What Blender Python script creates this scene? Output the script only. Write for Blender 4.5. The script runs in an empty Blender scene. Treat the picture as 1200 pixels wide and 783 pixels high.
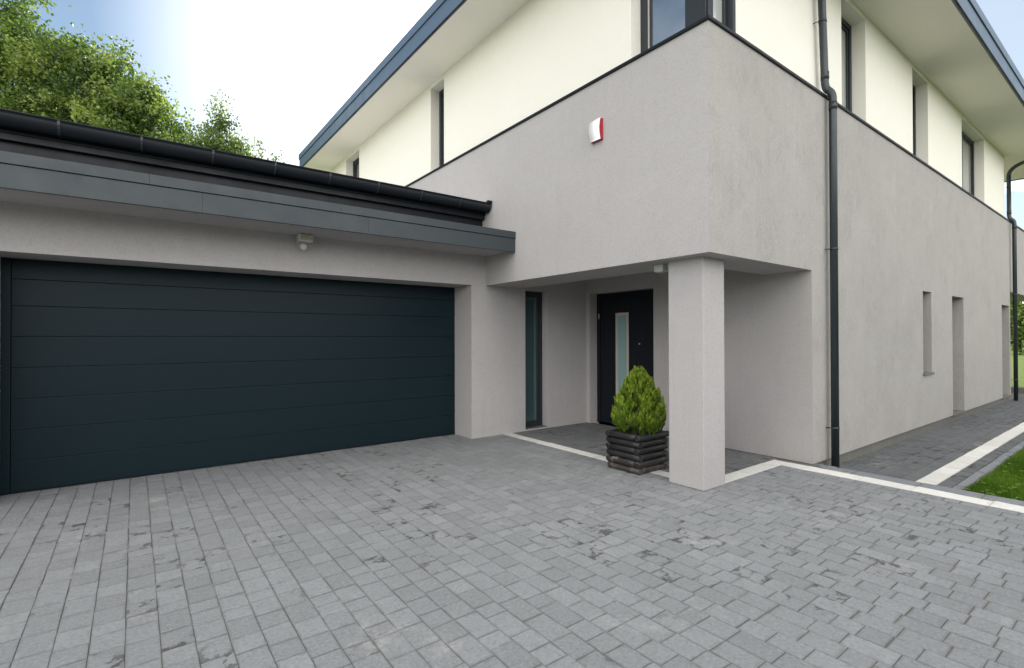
import bpy, bmesh, math, random
from mathutils import Vector, Matrix
R = math.radians
rng = random.Random(7)
scene = bpy.context.scene
col = scene.collection

# ------------------------------------------------------------------ camera
H = 1.6
YAW, PITCH, ROLL = R(53.0658), R(0.4364), R(-0.12)
f0 = Vector((math.cos(YAW), math.sin(YAW), 0)); rt = Vector((math.sin(YAW), -math.cos(YAW), 0)); up = Vector((0, 0, 1))
fw = f0 * math.cos(PITCH) + up * math.sin(PITCH)
up2 = up * math.cos(PITCH) - f0 * math.sin(PITCH)
rt, up2 = rt * math.cos(ROLL) + up2 * math.sin(ROLL), up2 * math.cos(ROLL) - rt * math.sin(ROLL)
cam_d = bpy.data.cameras.new('camera'); cam = bpy.data.objects.new('camera', cam_d); col.objects.link(cam)
m = Matrix((( rt.x, up2.x, -fw.x, 0), (rt.y, up2.y, -fw.y, 0), (rt.z, up2.z, -fw.z, H), (0, 0, 0, 1)))
cam.matrix_world = m
cam_d.sensor_width = 36; cam_d.sensor_fit = 'HORIZONTAL'; cam_d.lens = 588.0 / 1200 * 36
cam_d.clip_start = 0.05; cam_d.clip_end = 3000
scene.camera = cam

# ------------------------------------------------------------------ light
SUN_EL, SUN_AZ = R(27), R(62)                  # azimuth measured from +X towards +Y
EXPOSURE = 0.74
SKY = 0.07
CLOUD = (42.5, 41.4, 40.2, 1)
sdir = Vector((math.cos(SUN_EL) * math.cos(SUN_AZ), math.cos(SUN_EL) * math.sin(SUN_AZ), math.sin(SUN_EL)))
sd = bpy.data.lights.new('sun', 'SUN'); sd.energy = 5.0; sd.angle = R(0.5); sd.color = (1.0, 0.93, 0.82)
so = bpy.data.objects.new('sun', sd); col.objects.link(so)
so.rotation_euler = sdir.to_track_quat('Z', 'Y').to_euler(); so.location = sdir * 60

w = bpy.data.worlds.new('World'); scene.world = w; w.use_nodes = True
nt = w.node_tree; nt.nodes.clear()
def wn(t, **k):
    n = nt.nodes.new(t)
    for a, b in k.items(): setattr(n, a, b)
    return n
sky = wn('ShaderNodeTexSky', sky_type='NISHITA'); sky.sun_disc = False
sky.sun_elevation = SUN_EL; sky.sun_rotation = math.pi / 2 - SUN_AZ
sky.air_density = 1.0; sky.dust_density = 0.35; sky.ozone_density = 1.0
tc = wn('ShaderNodeTexCoord'); mp = wn('ShaderNodeMapping'); mp.inputs['Scale'].default_value = (1.0, 1.0, 2.2); mp.inputs['Location'].default_value = (1.7, 3.1, .2)
nz = wn('ShaderNodeTexNoise'); nz.inputs['Scale'].default_value = 2.1; nz.inputs['Detail'].default_value = 9; nz.inputs['Roughness'].default_value = .58
nz.inputs['Distortion'].default_value = .5
# clouds thicken towards the south east (behind and right of the house front), clear blue to the west
dt = wn('ShaderNodeVectorMath', operation='DOT_PRODUCT'); dt.inputs[1].default_value = (-.50, -.54, .22)
ma = wn('ShaderNodeMath', operation='MULTIPLY_ADD'); ma.inputs[1].default_value = .20
rp = wn('ShaderNodeValToRGB'); rp.color_ramp.elements[0].position = .47; rp.color_ramp.elements[1].position = .66
rp.color_ramp.elements[1].color = (.92, .92, .92, 1); rp.color_ramp.elements[0].color = (0, 0, 0, 1)
mx = wn('ShaderNodeMix', data_type='RGBA'); mx.inputs['B'].default_value = CLOUD
bg = wn('ShaderNodeBackground'); bg.inputs['Strength'].default_value = SKY
wo = wn('ShaderNodeOutputWorld'); L = nt.links.new
L(tc.outputs['Generated'], mp.inputs['Vector']); L(mp.outputs['Vector'], nz.inputs['Vector'])
L(tc.outputs['Generated'], dt.inputs[0]); L(dt.outputs['Value'], ma.inputs[0]); L(nz.outputs['Fac'], ma.inputs[2]); L(ma.outputs[0], rp.inputs['Fac'])
# thin bright veil round the sun, which stands just behind the roof
sv = wn('ShaderNodeVectorMath', operation='DOT_PRODUCT'); sv.inputs[1].default_value = sdir
mr = wn('ShaderNodeMapRange', interpolation_type='SMOOTHSTEP'); mr.inputs['From Min'].default_value = .86; mr.inputs['From Max'].default_value = 1.0; mr.inputs['To Max'].default_value = .26
vm = wn('ShaderNodeMath', operation='MAXIMUM')
L(tc.outputs['Generated'], sv.inputs[0]); L(sv.outputs['Value'], mr.inputs['Value']); L(mr.outputs['Result'], vm.inputs[0]); L(rp.outputs['Color'], vm.inputs[1])
# a clear gap in the clouds to the west
gv = wn('ShaderNodeVectorMath', operation='DOT_PRODUCT'); gv.inputs[1].default_value = (-.69, .50, .53)
gm_ = wn('ShaderNodeMapRange', interpolation_type='SMOOTHSTEP'); gm_.inputs['From Min'].default_value = .86; gm_.inputs['From Max'].default_value = .96; gm_.inputs['To Min'].default_value = 1; gm_.inputs['To Max'].default_value = .07
gp = wn('ShaderNodeMath', operation='MULTIPLY')
L(tc.outputs['Generated'], gv.inputs[0]); L(gv.outputs['Value'], gm_.inputs['Value']); L(gm_.outputs['Result'], gp.inputs[0]); L(vm.outputs[0], gp.inputs[1])
# high thin cloud everywhere, a little thicker to the east
ev_ = wn('ShaderNodeVectorMath', operation='DOT_PRODUCT'); ev_.inputs[1].default_value = (.90, .13, .41)
em = wn('ShaderNodeMapRange', interpolation_type='SMOOTHSTEP'); em.inputs['From Min'].default_value = .70; em.inputs['From Max'].default_value = .99; em.inputs['To Min'].default_value = .022; em.inputs['To Max'].default_value = .10
hm = wn('ShaderNodeMath', operation='MAXIMUM')
L(tc.outputs['Generated'], ev_.inputs[0]); L(ev_.outputs['Value'], em.inputs['Value']); L(em.outputs['Result'], hm.inputs[0]); L(gp.outputs[0], hm.inputs[1])
L(hm.outputs[0], mx.inputs['Factor']); hs = wn('ShaderNodeHueSaturation'); hs.inputs['Saturation'].default_value = 1.18; hs.inputs['Hue'].default_value = .49
L(sky.outputs['Color'], hs.inputs['Color']); L(hs.outputs['Color'], mx.inputs['A']); L(mx.outputs['Result'], bg.inputs['Color']); L(bg.outputs['Background'], wo.inputs['Surface'])

vs = scene.view_settings
vs.view_transform = 'Standard'; vs.look = 'None'; vs.exposure = EXPOSURE; vs.gamma = 1; vs.use_curve_mapping = False

# ------------------------------------------------------------------ helpers
def link(name, bm, mat, parent=None, smooth=False):
    me = bpy.data.meshes.new(name); bm.normal_update(); bm.to_mesh(me); bm.free()
    if mat is not None:
        for mm in (mat if isinstance(mat, (list, tuple)) else [mat]): me.materials.append(mm)
    if smooth:
        for p in me.polygons: p.use_smooth = True
    o = bpy.data.objects.new(name, me); col.objects.link(o)
    if parent is not None:
        o.parent = parent
        o.matrix_parent_inverse = Matrix.Translation(-world_loc(parent))
    return o
def world_loc(o):
    v = Vector(o.location)
    if o.parent is not None:
        v = o.matrix_parent_inverse @ v + world_loc(o.parent)
    return v
def empty(name, loc, label=None, cat=None, group=None):
    o = bpy.data.objects.new(name, None); col.objects.link(o); o.location = loc; o.empty_display_size = .1
    tag(o, label, cat, group); return o
def tag(o, label=None, cat=None, group=None, kind=None):
    if label: o['label'] = label
    if cat: o['category'] = cat
    if group: o['group'] = group
    if kind: o['kind'] = kind
    return o
def quad(bm, a, b, c, d, mi=0):
    f = bm.faces.new([bm.verts.new(p) for p in (a, b, c, d)]); f.material_index = mi; return f
def box(bm, x0, x1, y0, y1, z0, z1, bev=0.0, mi=0):
    t = bmesh.new()
    v = [t.verts.new(p) for p in ((x0,y0,z0),(x1,y0,z0),(x1,y1,z0),(x0,y1,z0),(x0,y0,z1),(x1,y0,z1),(x1,y1,z1),(x0,y1,z1))]
    for q in ((3,2,1,0),(4,5,6,7),(0,1,5,4),(1,2,6,5),(2,3,7,6),(3,0,4,7)): t.faces.new([v[i] for i in q])
    if bev > 0: bmesh.ops.bevel(t, geom=list(t.edges), offset=bev, segments=2, affect='EDGES', profile=.5)
    merge(bm, t, mi)
def merge(bm, t, mi=0):
    mp_ = {}
    for v in t.verts: mp_[v] = bm.verts.new(v.co)
    for f in t.faces:
        n = bm.faces.new([mp_[v] for v in f.verts]); n.smooth = f.smooth; n.material_index = mi
    t.free()
def P3(ax, pos, u, z):                     # a point of a wall plane: ax 'X' -> X = pos, u = Y ; 'Y' -> Y = pos, u = X
    return (pos, u, z) if ax == 'X' else (u, pos, z)
def panel(bm, ax, pos, u0, u1, z0, z1, holes=(), depth=.25):
    """wall face looking to -X / -Y with openings whose reveals run inward by depth"""
    us = sorted({u0, u1, *[h[0] for h in holes], *[h[1] for h in holes]}); us = [u for u in us if u0 <= u <= u1]
    zs = sorted({z0, z1, *[h[2] for h in holes], *[h[3] for h in holes]}); zs = [z for z in zs if z0 <= z <= z1]
    vc = {}
    def V(p):
        k = tuple(round(c, 4) for c in p)
        if k not in vc: vc[k] = bm.verts.new(p)
        return vc[k]
    def q(a, b, c, d):
        bm.faces.new([V(a), V(b), V(c), V(d)])
    for i in range(len(us) - 1):
        for j in range(len(zs) - 1):
            cu, cz = (us[i] + us[i+1]) / 2, (zs[j] + zs[j+1]) / 2
            if any(h[0] < cu < h[1] and h[2] < cz < h[3] for h in holes): continue
            a, b, c, d = P3(ax,pos,us[i],zs[j]), P3(ax,pos,us[i+1],zs[j]), P3(ax,pos,us[i+1],zs[j+1]), P3(ax,pos,us[i],zs[j+1])
            q(*( (a,b,c,d) if ax == 'Y' else (d,c,b,a) ))
    for h in holes:
        a0,a1,b0,b1 = h[:4]; dp = h[4] if len(h) > 4 else depth
        P = lambda u, z, k: P3(ax, pos + k * dp, u, z)
        fl = ax == 'Y'
        for s in ([P(a0,b0,0),P(a0,b1,0),P(a0,b1,1),P(a0,b0,1)], [P(a1,b1,0),P(a1,b0,0),P(a1,b0,1),P(a1,b1,1)],
                  [P(a0,b1,0),P(a1,b1,0),P(a1,b1,1),P(a0,b1,1)], [P(a1,b0,0),P(a0,b0,0),P(a0,b0,1),P(a1,b0,1)]):
            q(*(s if fl else s[::-1]))
def tube(bm, pts, r, seg=14, mi=0, caps=True):
    """round tube through points; r scalar or list"""
    pts = [Vector(p) for p in pts]; n = len(pts); rs = r if isinstance(r, (list, tuple)) else [r] * n
    rings = []; ref = None
    for i, p in enumerate(pts):
        d = (pts[min(i+1, n-1)] - pts[max(i-1, 0)]).normalized()
        if ref is None: ref = d.orthogonal().normalized()
        a = (ref - d * ref.dot(d)).normalized(); ref = a; b = d.cross(a)
        rings.append([bm.verts.new(p + (a * math.cos(t) + b * math.sin(t)) * rs[i]) for t in [2*math.pi*k/seg for k in range(seg)]])
    for i in range(n - 1):
        for k in range(seg):
            f = bm.faces.new((rings[i][k], rings[i][(k+1)%seg], rings[i+1][(k+1)%seg], rings[i+1][k])); f.smooth = True; f.material_index = mi
    if caps:
        bm.faces.new(rings[0][::-1]).material_index = mi; bm.faces.new(rings[-1]).material_index = mi

# ------------------------------------------------------------------ materials
class NB:
    def __init__(s, name):
        s.m = bpy.data.materials.new(name); s.m.use_nodes = True; s.t = s.m.node_tree; s.t.nodes.clear()
        s.out = s.n('ShaderNodeOutputMaterial'); s.b = s.n('ShaderNodeBsdfPrincipled'); s.l(s.b.outputs[0], s.out.inputs[0])
        s.tc = s.n('ShaderNodeTexCoord')
    def n(s, t, **k):
        o = s.t.nodes.new(t)
        for a, b in k.items(): setattr(o, a, b)
        return o
    def l(s, a, b): s.t.links.new(a, b)
    def noise(s, scale, detail=4, rough=.55, vec=None, stretch=None, dist=0):
        o = s.n('ShaderNodeTexNoise'); o.inputs['Scale'].default_value = scale; o.inputs['Detail'].default_value = detail
        o.inputs['Roughness'].default_value = rough; o.inputs['Distortion'].default_value = dist
        v = vec or s.tc.outputs['Object']
        if stretch:
            mm = s.n('ShaderNodeMapping'); mm.inputs['Scale'].default_value = stretch; s.l(v, mm.inputs[0]); v = mm.outputs[0]
        s.l(v, o.inputs['Vector']); return o.outputs['Fac']
    def ramp(s, fac, stops):
        o = s.n('ShaderNodeValToRGB'); e = o.color_ramp.elements
        while len(e) < len(stops): e.new(.5)
        for i, (p, c) in enumerate(stops):
            e[i].position = p; e[i].color = (c if isinstance(c, tuple) else (c, c, c)) + (1,)
        s.l(fac, o.inputs[0]); return o.outputs[0]
    def mix(s, fac, a, b, mode='MIX'):
        o = s.n('ShaderNodeMix', data_type='RGBA', blend_type=mode)
        for v, k in ((fac, 'Factor'), (a, 'A'), (b, 'B')):
            if hasattr(v, 'links'): s.l(v, o.inputs[k])
            elif k == 'Factor': o.inputs[k].default_value = v
            else: o.inputs[k].default_value = tuple(v) + (1,) if isinstance(v, tuple) else (v, v, v, 1)
        return o.outputs['Result']
    def math(s, op, a, b=0):
        o = s.n('ShaderNodeMath', operation=op)
        for i, v in enumerate((a, b)):
            if hasattr(v, 'links'): s.l(v, o.inputs[i])
            else: o.inputs[i].default_value = v
        return o.outputs[0]
    def bump(s, h, strength, dist, prev=None):
        o = s.n('ShaderNodeBump'); o.inputs['Strength'].default_value = strength; o.inputs['Distance'].default_value = dist
        s.l(h, o.inputs['Height'])
        if prev: s.l(prev, o.inputs['Normal'])
        return o.outputs[0]
    def done(s, colr=None, rough=None, nrm=None, metal=0, spec=None):
        for v, k in ((colr, 'Base Color'), (rough, 'Roughness')):
            if v is None: continue
            if hasattr(v, 'links'): s.l(v, s.b.inputs[k])
            else: s.b.inputs[k].default_value = tuple(v) + (1,) if isinstance(v, tuple) else v
        if nrm: s.l(nrm, s.b.inputs['Normal'])
        s.b.inputs['Metallic'].default_value = metal
        if spec is not None: s.b.inputs['Specular IOR Level'].default_value = spec
        return s.m

def stucco(name, c, c2, var=1.0, strokes=.0):
    k = NB(name)
    big = k.noise(.8, 5, .62, dist=.4); med = k.noise(7, 5, .65, dist=.7); grain = k.noise(62, 3, .75); fine = k.noise(190, 2, .7)
    a = k.mix(k.ramp(big, [(.3, 0.), (.7, 1.)]), c, c2)
    a = k.mix(k.math('MULTIPLY', k.ramp(med, [(.38, 0.), (.66, 1.)]), .15 * var), a, tuple(x * .88 for x in c))
    a = k.mix(k.math('MULTIPLY', k.ramp(grain, [(.34, 1.), (.50, 0.)]), .45 * var), a, tuple(x * .74 for x in c))
    a = k.mix(k.math('MULTIPLY', k.ramp(grain, [(.56, 0.), (.72, 1.)]), .35 * var), a, tuple(min(.9, x * 1.16) for x in c))
    h = k.math('ADD', grain, k.math('MULTIPLY', fine, .5))
    if strokes:                                            # grooves left by the float: short wavering upright strokes
        st = k.noise(8.5, 4, .62, stretch=(1.5, 1.5, .42), dist=1.3); ln = k.math('ABSOLUTE', k.math('SUBTRACT', st, .5))
        msk = k.ramp(k.noise(2.4, 4, .6), [(.40, 0.), (.62, 1.)])
        gr_ = k.math('MULTIPLY', k.ramp(ln, [(.0, 1.), (.05, 0.)]), msk)
        a = k.mix(k.math('MULTIPLY', gr_, strokes), a, tuple(x * .72 for x in c))
        h = k.math('SUBTRACT', h, k.math('MULTIPLY', gr_, .8))
    # faint rain marks running down
    rn = k.noise(5, 5, .6, stretch=(2.2, 2.2, .10)); a = k.mix(k.math('MULTIPLY', k.ramp(rn, [(.52, 0.), (.75, 1.)]), .16 * var), a, tuple(x * .78 for x in c))
    return k.done(a, .93, k.bump(h, .55, .005), spec=.15)
M = {}
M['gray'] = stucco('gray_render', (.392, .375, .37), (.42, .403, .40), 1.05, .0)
M['gray_shade_side'] = stucco('gray_shade_side_render', (.348, .333, .315), (.385, .369, .35), 1.4, .45)  # same paint as gray, with this side's dimmer light put into the colour
M['white'] = stucco('white_render', (.775, .755, .68), (.795, .775, .705), .3)
M['soffit'] = stucco('soffit_render', (.82, .79, .71), (.84, .81, .73), .3)
def metal(name, c, rough=.42, spec=.5, var=.12):
    k = NB(name); n1 = k.noise(3.5, 5, .6); n2 = k.noise(45, 3, .6)
    a = k.mix(k.math('MULTIPLY', n1, var * 2), c, tuple(x * .7 for x in c))
    a = k.mix(k.math('MULTIPLY', k.ramp(n2, [(.55, 0.), (.75, 1.)]), .25), a, tuple(min(1, x * 1.5 + .01) for x in c))
    return k.done(a, k.ramp(n1, [(.3, rough * .85), (.7, rough * 1.28)]), k.bump(n1, .04, .01), spec=spec)
M['anthracite'] = metal('anthracite_metal', (.038, .048, .055), .5, .4)
M['fascia_blue'] = metal('blue_grey_metal', (.07, .108, .165), .35)
M['dark'] = metal('dark_coated_metal', (.008, .011, .015), .40, .22)
M['frame'] = metal('window_frame_grey', (.022, .027, .034), .42, .35)
M['pipe'] = metal('downpipe_graphite', (.018, .026, .030), .38)
M['door_black'] = metal('door_black_blue', (.006, .009, .014), .45, .22)
M['steel'] = metal('brushed_steel', (.45, .42, .37), .35)
M['white_plastic'] = metal('white_plastic', (.80, .80, .80), .35, .5, .03)
M['red_plastic'] = metal('red_plastic', (.38, .012, .03), .4, .5, .05)
M['grey_plastic'] = metal('grey_plastic', (.55, .58, .53), .4, .5, .05)
M['concrete'] = stucco('plinth_concrete', (.135, .135, .122), (.175, .172, .155), 1.2, .0)
def door_mat():
    k = NB('garage_door_paint'); g = k.noise(4, 5, .6, stretch=(.25, 1, 14)); n1 = k.noise(.8, 3)
    a = k.mix(k.math('MULTIPLY', g, .5), (.005, .015, .020), (.0035, .011, .015))
    a = k.mix(k.math('MULTIPLY', n1, .25), a, (.010, .019, .024))
    return k.done(a, .42, k.bump(k.noise(30, 4, .6, stretch=(.15, 1, 5)), .16, .005), spec=.16)
M['garage_door'] = door_mat()
M['membrane'] = stucco('roof_membrane', (.40, .41, .41), (.46, .46, .45), .6)
def glass(name, c, refl, rough=.03):
    k = NB(name); k.b.inputs['Base Color'].default_value = c + (1,); k.b.inputs['Roughness'].default_value = .25
    g = k.n('ShaderNodeBsdfGlossy'); g.inputs['Roughness'].default_value = rough
    fr = k.n('ShaderNodeFresnel'); fr.inputs['IOR'].default_value = 1.6
    mxn = k.n('ShaderNodeMixShader'); k.l(k.math('ADD', fr.outputs[0], refl), mxn.inputs[0])
    wv = k.noise(.9, 2); n = k.bump(wv, .02, .05); k.l(n, g.inputs['Normal'])
    k.l(k.b.outputs[0], mxn.inputs[1]); k.l(g.outputs[0], mxn.inputs[2]); k.l(mxn.outputs[0], k.out.inputs[0]); return k.m
M['glass'] = glass('window_glass', (.02, .026, .028), .16)
M['glass_teal'] = glass('teal_glass', (.035, .075, .08), .06)
M['glass_frost'] = glass('frosted_glass', (.22, .36, .36), .02, .25)
M['glass_curtain'] = glass('glass_before_curtain', (.42, .44, .40), .10)
def paver(name, c, stain, dark=.055, rough_=1.0):
    k = NB(name); A = lambda n: k.n('ShaderNodeAttribute', attribute_name=n).outputs['Fac']
    tint = A('tint'); eu, ev = A('eu'), A('ev')
    edge = k.math('MAXIMUM', k.math('ABSOLUTE', eu), k.math('ABSOLUTE', ev))
    sp = k.noise(48, 5, .8); fi = k.noise(150, 2, .7); md = k.noise(11, 5, .65, dist=.4); bg_ = k.noise(.42, 5, .65, dist=.5)
    sc = lambda q: tuple(min(1, x * q) for x in c)
    a = k.mix(tint, sc(.86), sc(1.12))
    a = k.mix(k.math('MULTIPLY', k.ramp(bg_, [(.34, 0.), (.68, 1.)]), .45), a, sc(.72))
    a = k.mix(k.math('MULTIPLY', k.ramp(md, [(.42, 0.), (.68, 1.)]), .35), a, sc(.70))
    a = k.mix(k.math('MULTIPLY', k.ramp(sp, [(.30, 1.), (.48, 0.)]), .75 * rough_), a, sc(.42))
    a = k.mix(k.math('MULTIPLY', k.ramp(sp, [(.54, 0.), (.70, 1.)]), .60 * rough_), a, sc(1.5))
    a = k.mix(k.math('MULTIPLY', k.ramp(fi, [(.5, 0.), (.7, 1.)]), .30), a, sc(1.4))
    # grime gathers along the arrises
    gm = k.ramp(k.math('ADD', edge, k.math('MULTIPLY', k.math('SUBTRACT', md, .5), .5)), [(.87, 0.), (1.0, .26 * rough_)])
    a = k.mix(gm, a, (.085, .083, .078))
    # spalled corners and faces: only on some stones, ragged, mostly starting at an edge
    ch = k.noise(9, 6, .72, dist=.3); zone = k.noise(.62, 3, .6)
    pick = k.math('GREATER_THAN', k.math('FRACT', k.math('MULTIPLY', tint, 37.7)), 1 - stain)
    lvl = k.math('ADD', ch, k.math('MULTIPLY', k.math('SUBTRACT', edge, .75), .07))
    spot = k.math('MULTIPLY', k.math('MULTIPLY', k.ramp(lvl, [(.54, 0.), (.575, 1.)]), pick), k.ramp(zone, [(.43, 0.), (.53, 1.)]))
    a = k.mix(k.math('MULTIPLY', spot, .85), a, k.mix(sp, (dark * .7, dark * .68, dark * .66), (dark * 1.5, dark * 1.45, dark * 1.4)))
    wh = k.noise(1.3, 6, .72, dist=.4)
    whm = k.math('MULTIPLY', k.ramp(wh, [(.58, 0.), (.72, 1.)]), k.ramp(k.noise(16, 5, .75), [(.40, 0.), (.62, 1.)]))
    a = k.mix(k.math('MULTIPLY', whm, .65), a, (.46, .445, .41))
    hgt = k.math('SUBTRACT', k.math('ADD', sp, k.math('MULTIPLY', fi, .4)), k.math('MULTIPLY', spot, 1.6))
    return k.done(a, .82, k.bump(hgt, .7, .004, k.bump(md, .3, .006)), spec=.3)
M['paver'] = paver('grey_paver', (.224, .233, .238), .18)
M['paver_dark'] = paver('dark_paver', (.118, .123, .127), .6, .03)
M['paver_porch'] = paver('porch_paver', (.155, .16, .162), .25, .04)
M['border'] = paver('border_kerb_stone', (.20, .212, .225), .2)
M['stripe'] = paver('white_strip_stone', (.66, .65, .61), .05, .35, .35)
def sand():
    k = NB('joint_sand'); n = k.noise(80, 4); b = k.noise(2.5, 4)
    a = k.mix(n, (.09, .086, .076), (.15, .14, .12)); a = k.mix(k.ramp(b, [(.45, 0.), (.7, .8)]), a, (.17, .15, .115))
    return k.done(a, .95, k.bump(n, .5, .004))
M['sand'] = sand()
def lawn():
    k = NB('lawn_turf'); n = k.noise(3, 6, .65); f = k.noise(60, 4, .7)
    a = k.mix(n, (.09, .135, .03), (.13, .175, .045)); a = k.mix(k.ramp(f, [(.4, 0.), (.7, .6)]), a, (.06, .10, .02))
    return k.done(a, .9, k.bump(f, .8, .03), spec=.2)
M['lawn'] = lawn()
def leaf(name, c1, c2, c3, trans=.42):
    k = NB(name); at = k.n('ShaderNodeAttribute', attribute_name='tint'); f = at.outputs['Fac']
    a = k.ramp(f, [(0., c1), (.6, c2), (1., c3)])
    k.done(a, .5, spec=.35)
    t = k.n('ShaderNodeBsdfTranslucent'); k.l(k.mix(1., a, (1.15, 1.25, .6), 'MULTIPLY'), t.inputs['Color'])
    ms = k.n('ShaderNodeMixShader'); ms.inputs[0].default_value = trans
    k.l(k.b.outputs[0], ms.inputs[1]); k.l(t.outputs[0], ms.inputs[2]); k.l(ms.outputs[0], k.out.inputs[0]); return k.m
M['leaf'] = leaf('broad_leaf', (.026, .056, .018), (.095, .160, .034), (.27, .33, .09))
M['leaf_pale'] = leaf('pale_leaf', (.045, .075, .03), (.10, .155, .05), (.19, .25, .08))
M['thuja'] = leaf('thuja_frond', (.022, .036, .008), (.11, .19, .014), (.31, .40, .045), .35)
M['added_belt_leaf'] = leaf('added_belt_leaf', (.010, .020, .008), (.020, .035, .013), (.035, .055, .02), .1)  # leaf of the added belt, kept dark to cut low-angle light
M['grass'] = leaf('grass_blade', (.06, .13, .014), (.12, .225, .022), (.19, .29, .04), .4)
def bark(name, c, c2, sc=9):
    k = NB(name); n = k.noise(sc, 6, .7, stretch=(1, 1, .25)); f = k.noise(60, 4, .7)
    a = k.mix(k.ramp(n, [(.35, 0.), (.65, 1.)]), c, c2)
    return k.done(a, .85, k.bump(f, .4, .006, k.bump(n, .6, .02)), spec=.25)
M['bark'] = bark('tree_bark', (.06, .048, .035), (.11, .09, .07))
def logmat(name, c, worn, amt):
    k = NB(name); n = k.noise(7, 6, .7, dist=.8); f = k.noise(70, 4, .7)
    a = k.mix(f, c, tuple(x * 1.8 for x in c)); a = k.mix(k.ramp(n, [(amt, 0.), (amt + .09, .85)]), a, worn)
    return k.done(a, k.ramp(n, [(.4, .42), (.7, .8)]), k.bump(f, .35, .004, k.bump(n, .3, .01)), spec=.5)
M['log'] = logmat('stained_log', (.009, .0085, .009), (.10, .08, .068), .63)
M['log_worn'] = logmat('worn_log', (.016, .014, .013), (.21, .165, .135), .575)
M['log_bare'] = logmat('weathered_log', (.034, .028, .025), (.12, .10, .085), .54)
M['soil'] = bark('potting_soil', (.012, .010, .008), (.03, .024, .018), 30)

# ------------------------------------------------------------------ measures (metres, all taken from the photograph)
XB, YB = 4.54, 2.787           # grey upper box: left face, right face
XW, YW = 4.635, 2.88           # white first-floor walls
ZS, ZT = 2.447, 4.752          # porch soffit, top of grey box
YG, YD = 6.75, 7.265           # garage front wall, garage door leaf
XR = 6.835                     # wall with the front door
XE, YE = 19.2, 15.0            # far ends of the house
ZE, ZF = 6.57, 6.97            # eave soffit, top of fascia
XF, YF = 3.83, 1.925           # fascia faces
PZ = -0.15                     # side path level

# ------------------------------------------------------------------ ground
def sheet(name, x0, x1, y0, y1, z, mat, kind='structure'):
    bm = bmesh.new(); quad(bm, (x0,y0,z), (x1,y0,z), (x1,y1,z), (x0,y1,z)); o = link(name, bm, mat); tag(o, kind=kind); return o
sheet('ground', -700, 700, -700, 700, -.215, M['lawn'])

def asphalt():
    k = NB('bounce_cut_asphalt'); n = k.noise(90, 4, .7); b = k.noise(.6, 4, .6)
    a = k.mix(n, (.035, .035, .037), (.075, .074, .072)); a = k.mix(k.math('MULTIPLY', b, .4), a, (.05, .049, .047))
    return k.done(a, .9, k.bump(n, .5, .005))
sheet('added_road', -300, 300, -11.8, -6.9, -.19, asphalt())  # unseen dark strip added behind the viewpoint to cut bounce onto the walls

def pave(bm, x0, x1, y0, y1, z, wid, lens, seed, gap=.0030, along='Y', jitter=.0018, holes=(), cham=.0022, depth=.03, tint=None):
    """rows of real stones with chamfered edges; the rows run along Y (or X)"""
    r = random.Random(seed); lay = tint
    if along == 'Y': a0, a1, b0, b1 = x0, x1, y0, y1
    else: a0, a1, b0, b1 = y0, y1, x0, x1
    n = max(1, round((a1 - a0) / wid)); ww = (a1 - a0) / n; EU = bm.verts.layers.float['eu']; EV = bm.verts.layers.float['ev']
    for i in range(n):
        p = b0 - r.random() * .2
        while p < b1:
            ln = r.choice(lens) * r.uniform(.97, 1.03); s0, s1 = max(p, b0), min(p + ln, b1); p += ln
            if s1 - s0 < .035: continue
            q0, q1 = a0 + i * ww, a0 + (i + 1) * ww
            ca, cb = (q0 + q1) / 2, (s0 + s1) / 2
            cx, cy = (ca, cb) if along == 'Y' else (cb, ca)
            if any(h[0] < cx < h[1] and h[2] < cy < h[3] for h in holes): continue
            hx, hy = ((q1 - q0) / 2, (s1 - s0) / 2) if along == 'Y' else ((s1 - s0) / 2, (q1 - q0) / 2)
            g = gap / 2; g2 = g + r.uniform(.0006, .0024); hx -= g if along == 'Y' else g2; hy -= g2 if along == 'Y' else g
            dz = r.gauss(0, jitter * .5); tx, ty = r.gauss(0, .005), r.gauss(0, .005); rot = r.gauss(0, .008); cx += r.gauss(0, .0012); cy += r.gauss(0, .0012)
            cr, sr = math.cos(rot), math.sin(rot); t = r.random()
            def V(u, v, h):
                return bm.verts.new((cx + u * cr - v * sr, cy + u * sr + v * cr, z + dz + h + u * tx + v * ty))
            c = cham * r.uniform(.7, 1.3); ins = []
            top = [V(sx * (hx - c), sy * (hy - c), 0) for sx, sy in ((-1,-1),(1,-1),(1,1),(-1,1))]
            mid = [V(sx * hx, sy * hy, -c) for sx, sy in ((-1,-1),(1,-1),(1,1),(-1,1))]
            low = [V(sx * hx, sy * hy, -depth) for sx, sy in ((-1,-1),(1,-1),(1,1),(-1,1))]
            fs = [bm.faces.new(top)]
            for k in range(4):
                l = (k + 1) % 4
                fs.append(bm.faces.new((mid[k], mid[l], top[l], top[k]))); fs.append(bm.faces.new((low[k], low[l], mid[l], mid[k])))
            for v in top + mid + low: v[lay] = t
            for q4 in (top, mid, low):
                for v, (sx, sy) in zip(q4, ((-1,-1),(1,-1),(1,1),(-1,1))): v[EU] = sx; v[EV] = sy
def paving(name, mat, jobs):
    bm = bmesh.new(); bm.verts.layers.float.new('tint'); bm.verts.layers.float.new('eu'); bm.verts.layers.float.new('ev'); lay = bm.verts.layers.float['tint']
    for j in jobs: pave(bm, tint=lay, **j)
    o = link(name, bm, mat); tag(o, kind='structure'); return o
def bed(name, x0, x1, y0, y1, z):
    return sheet(name, x0, x1, y0, y1, z, M['sand'])

SX0, SX1 = 4.885, 5.065        # white strip along the porch
SY0, SY1 = 3.01, 3.20          # white strip from the column to the corner
LX0, LX1 = 6.46, 6.69          # long white strip to the lawn
DX1 = 6.93                     # edge of the driveway
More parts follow.
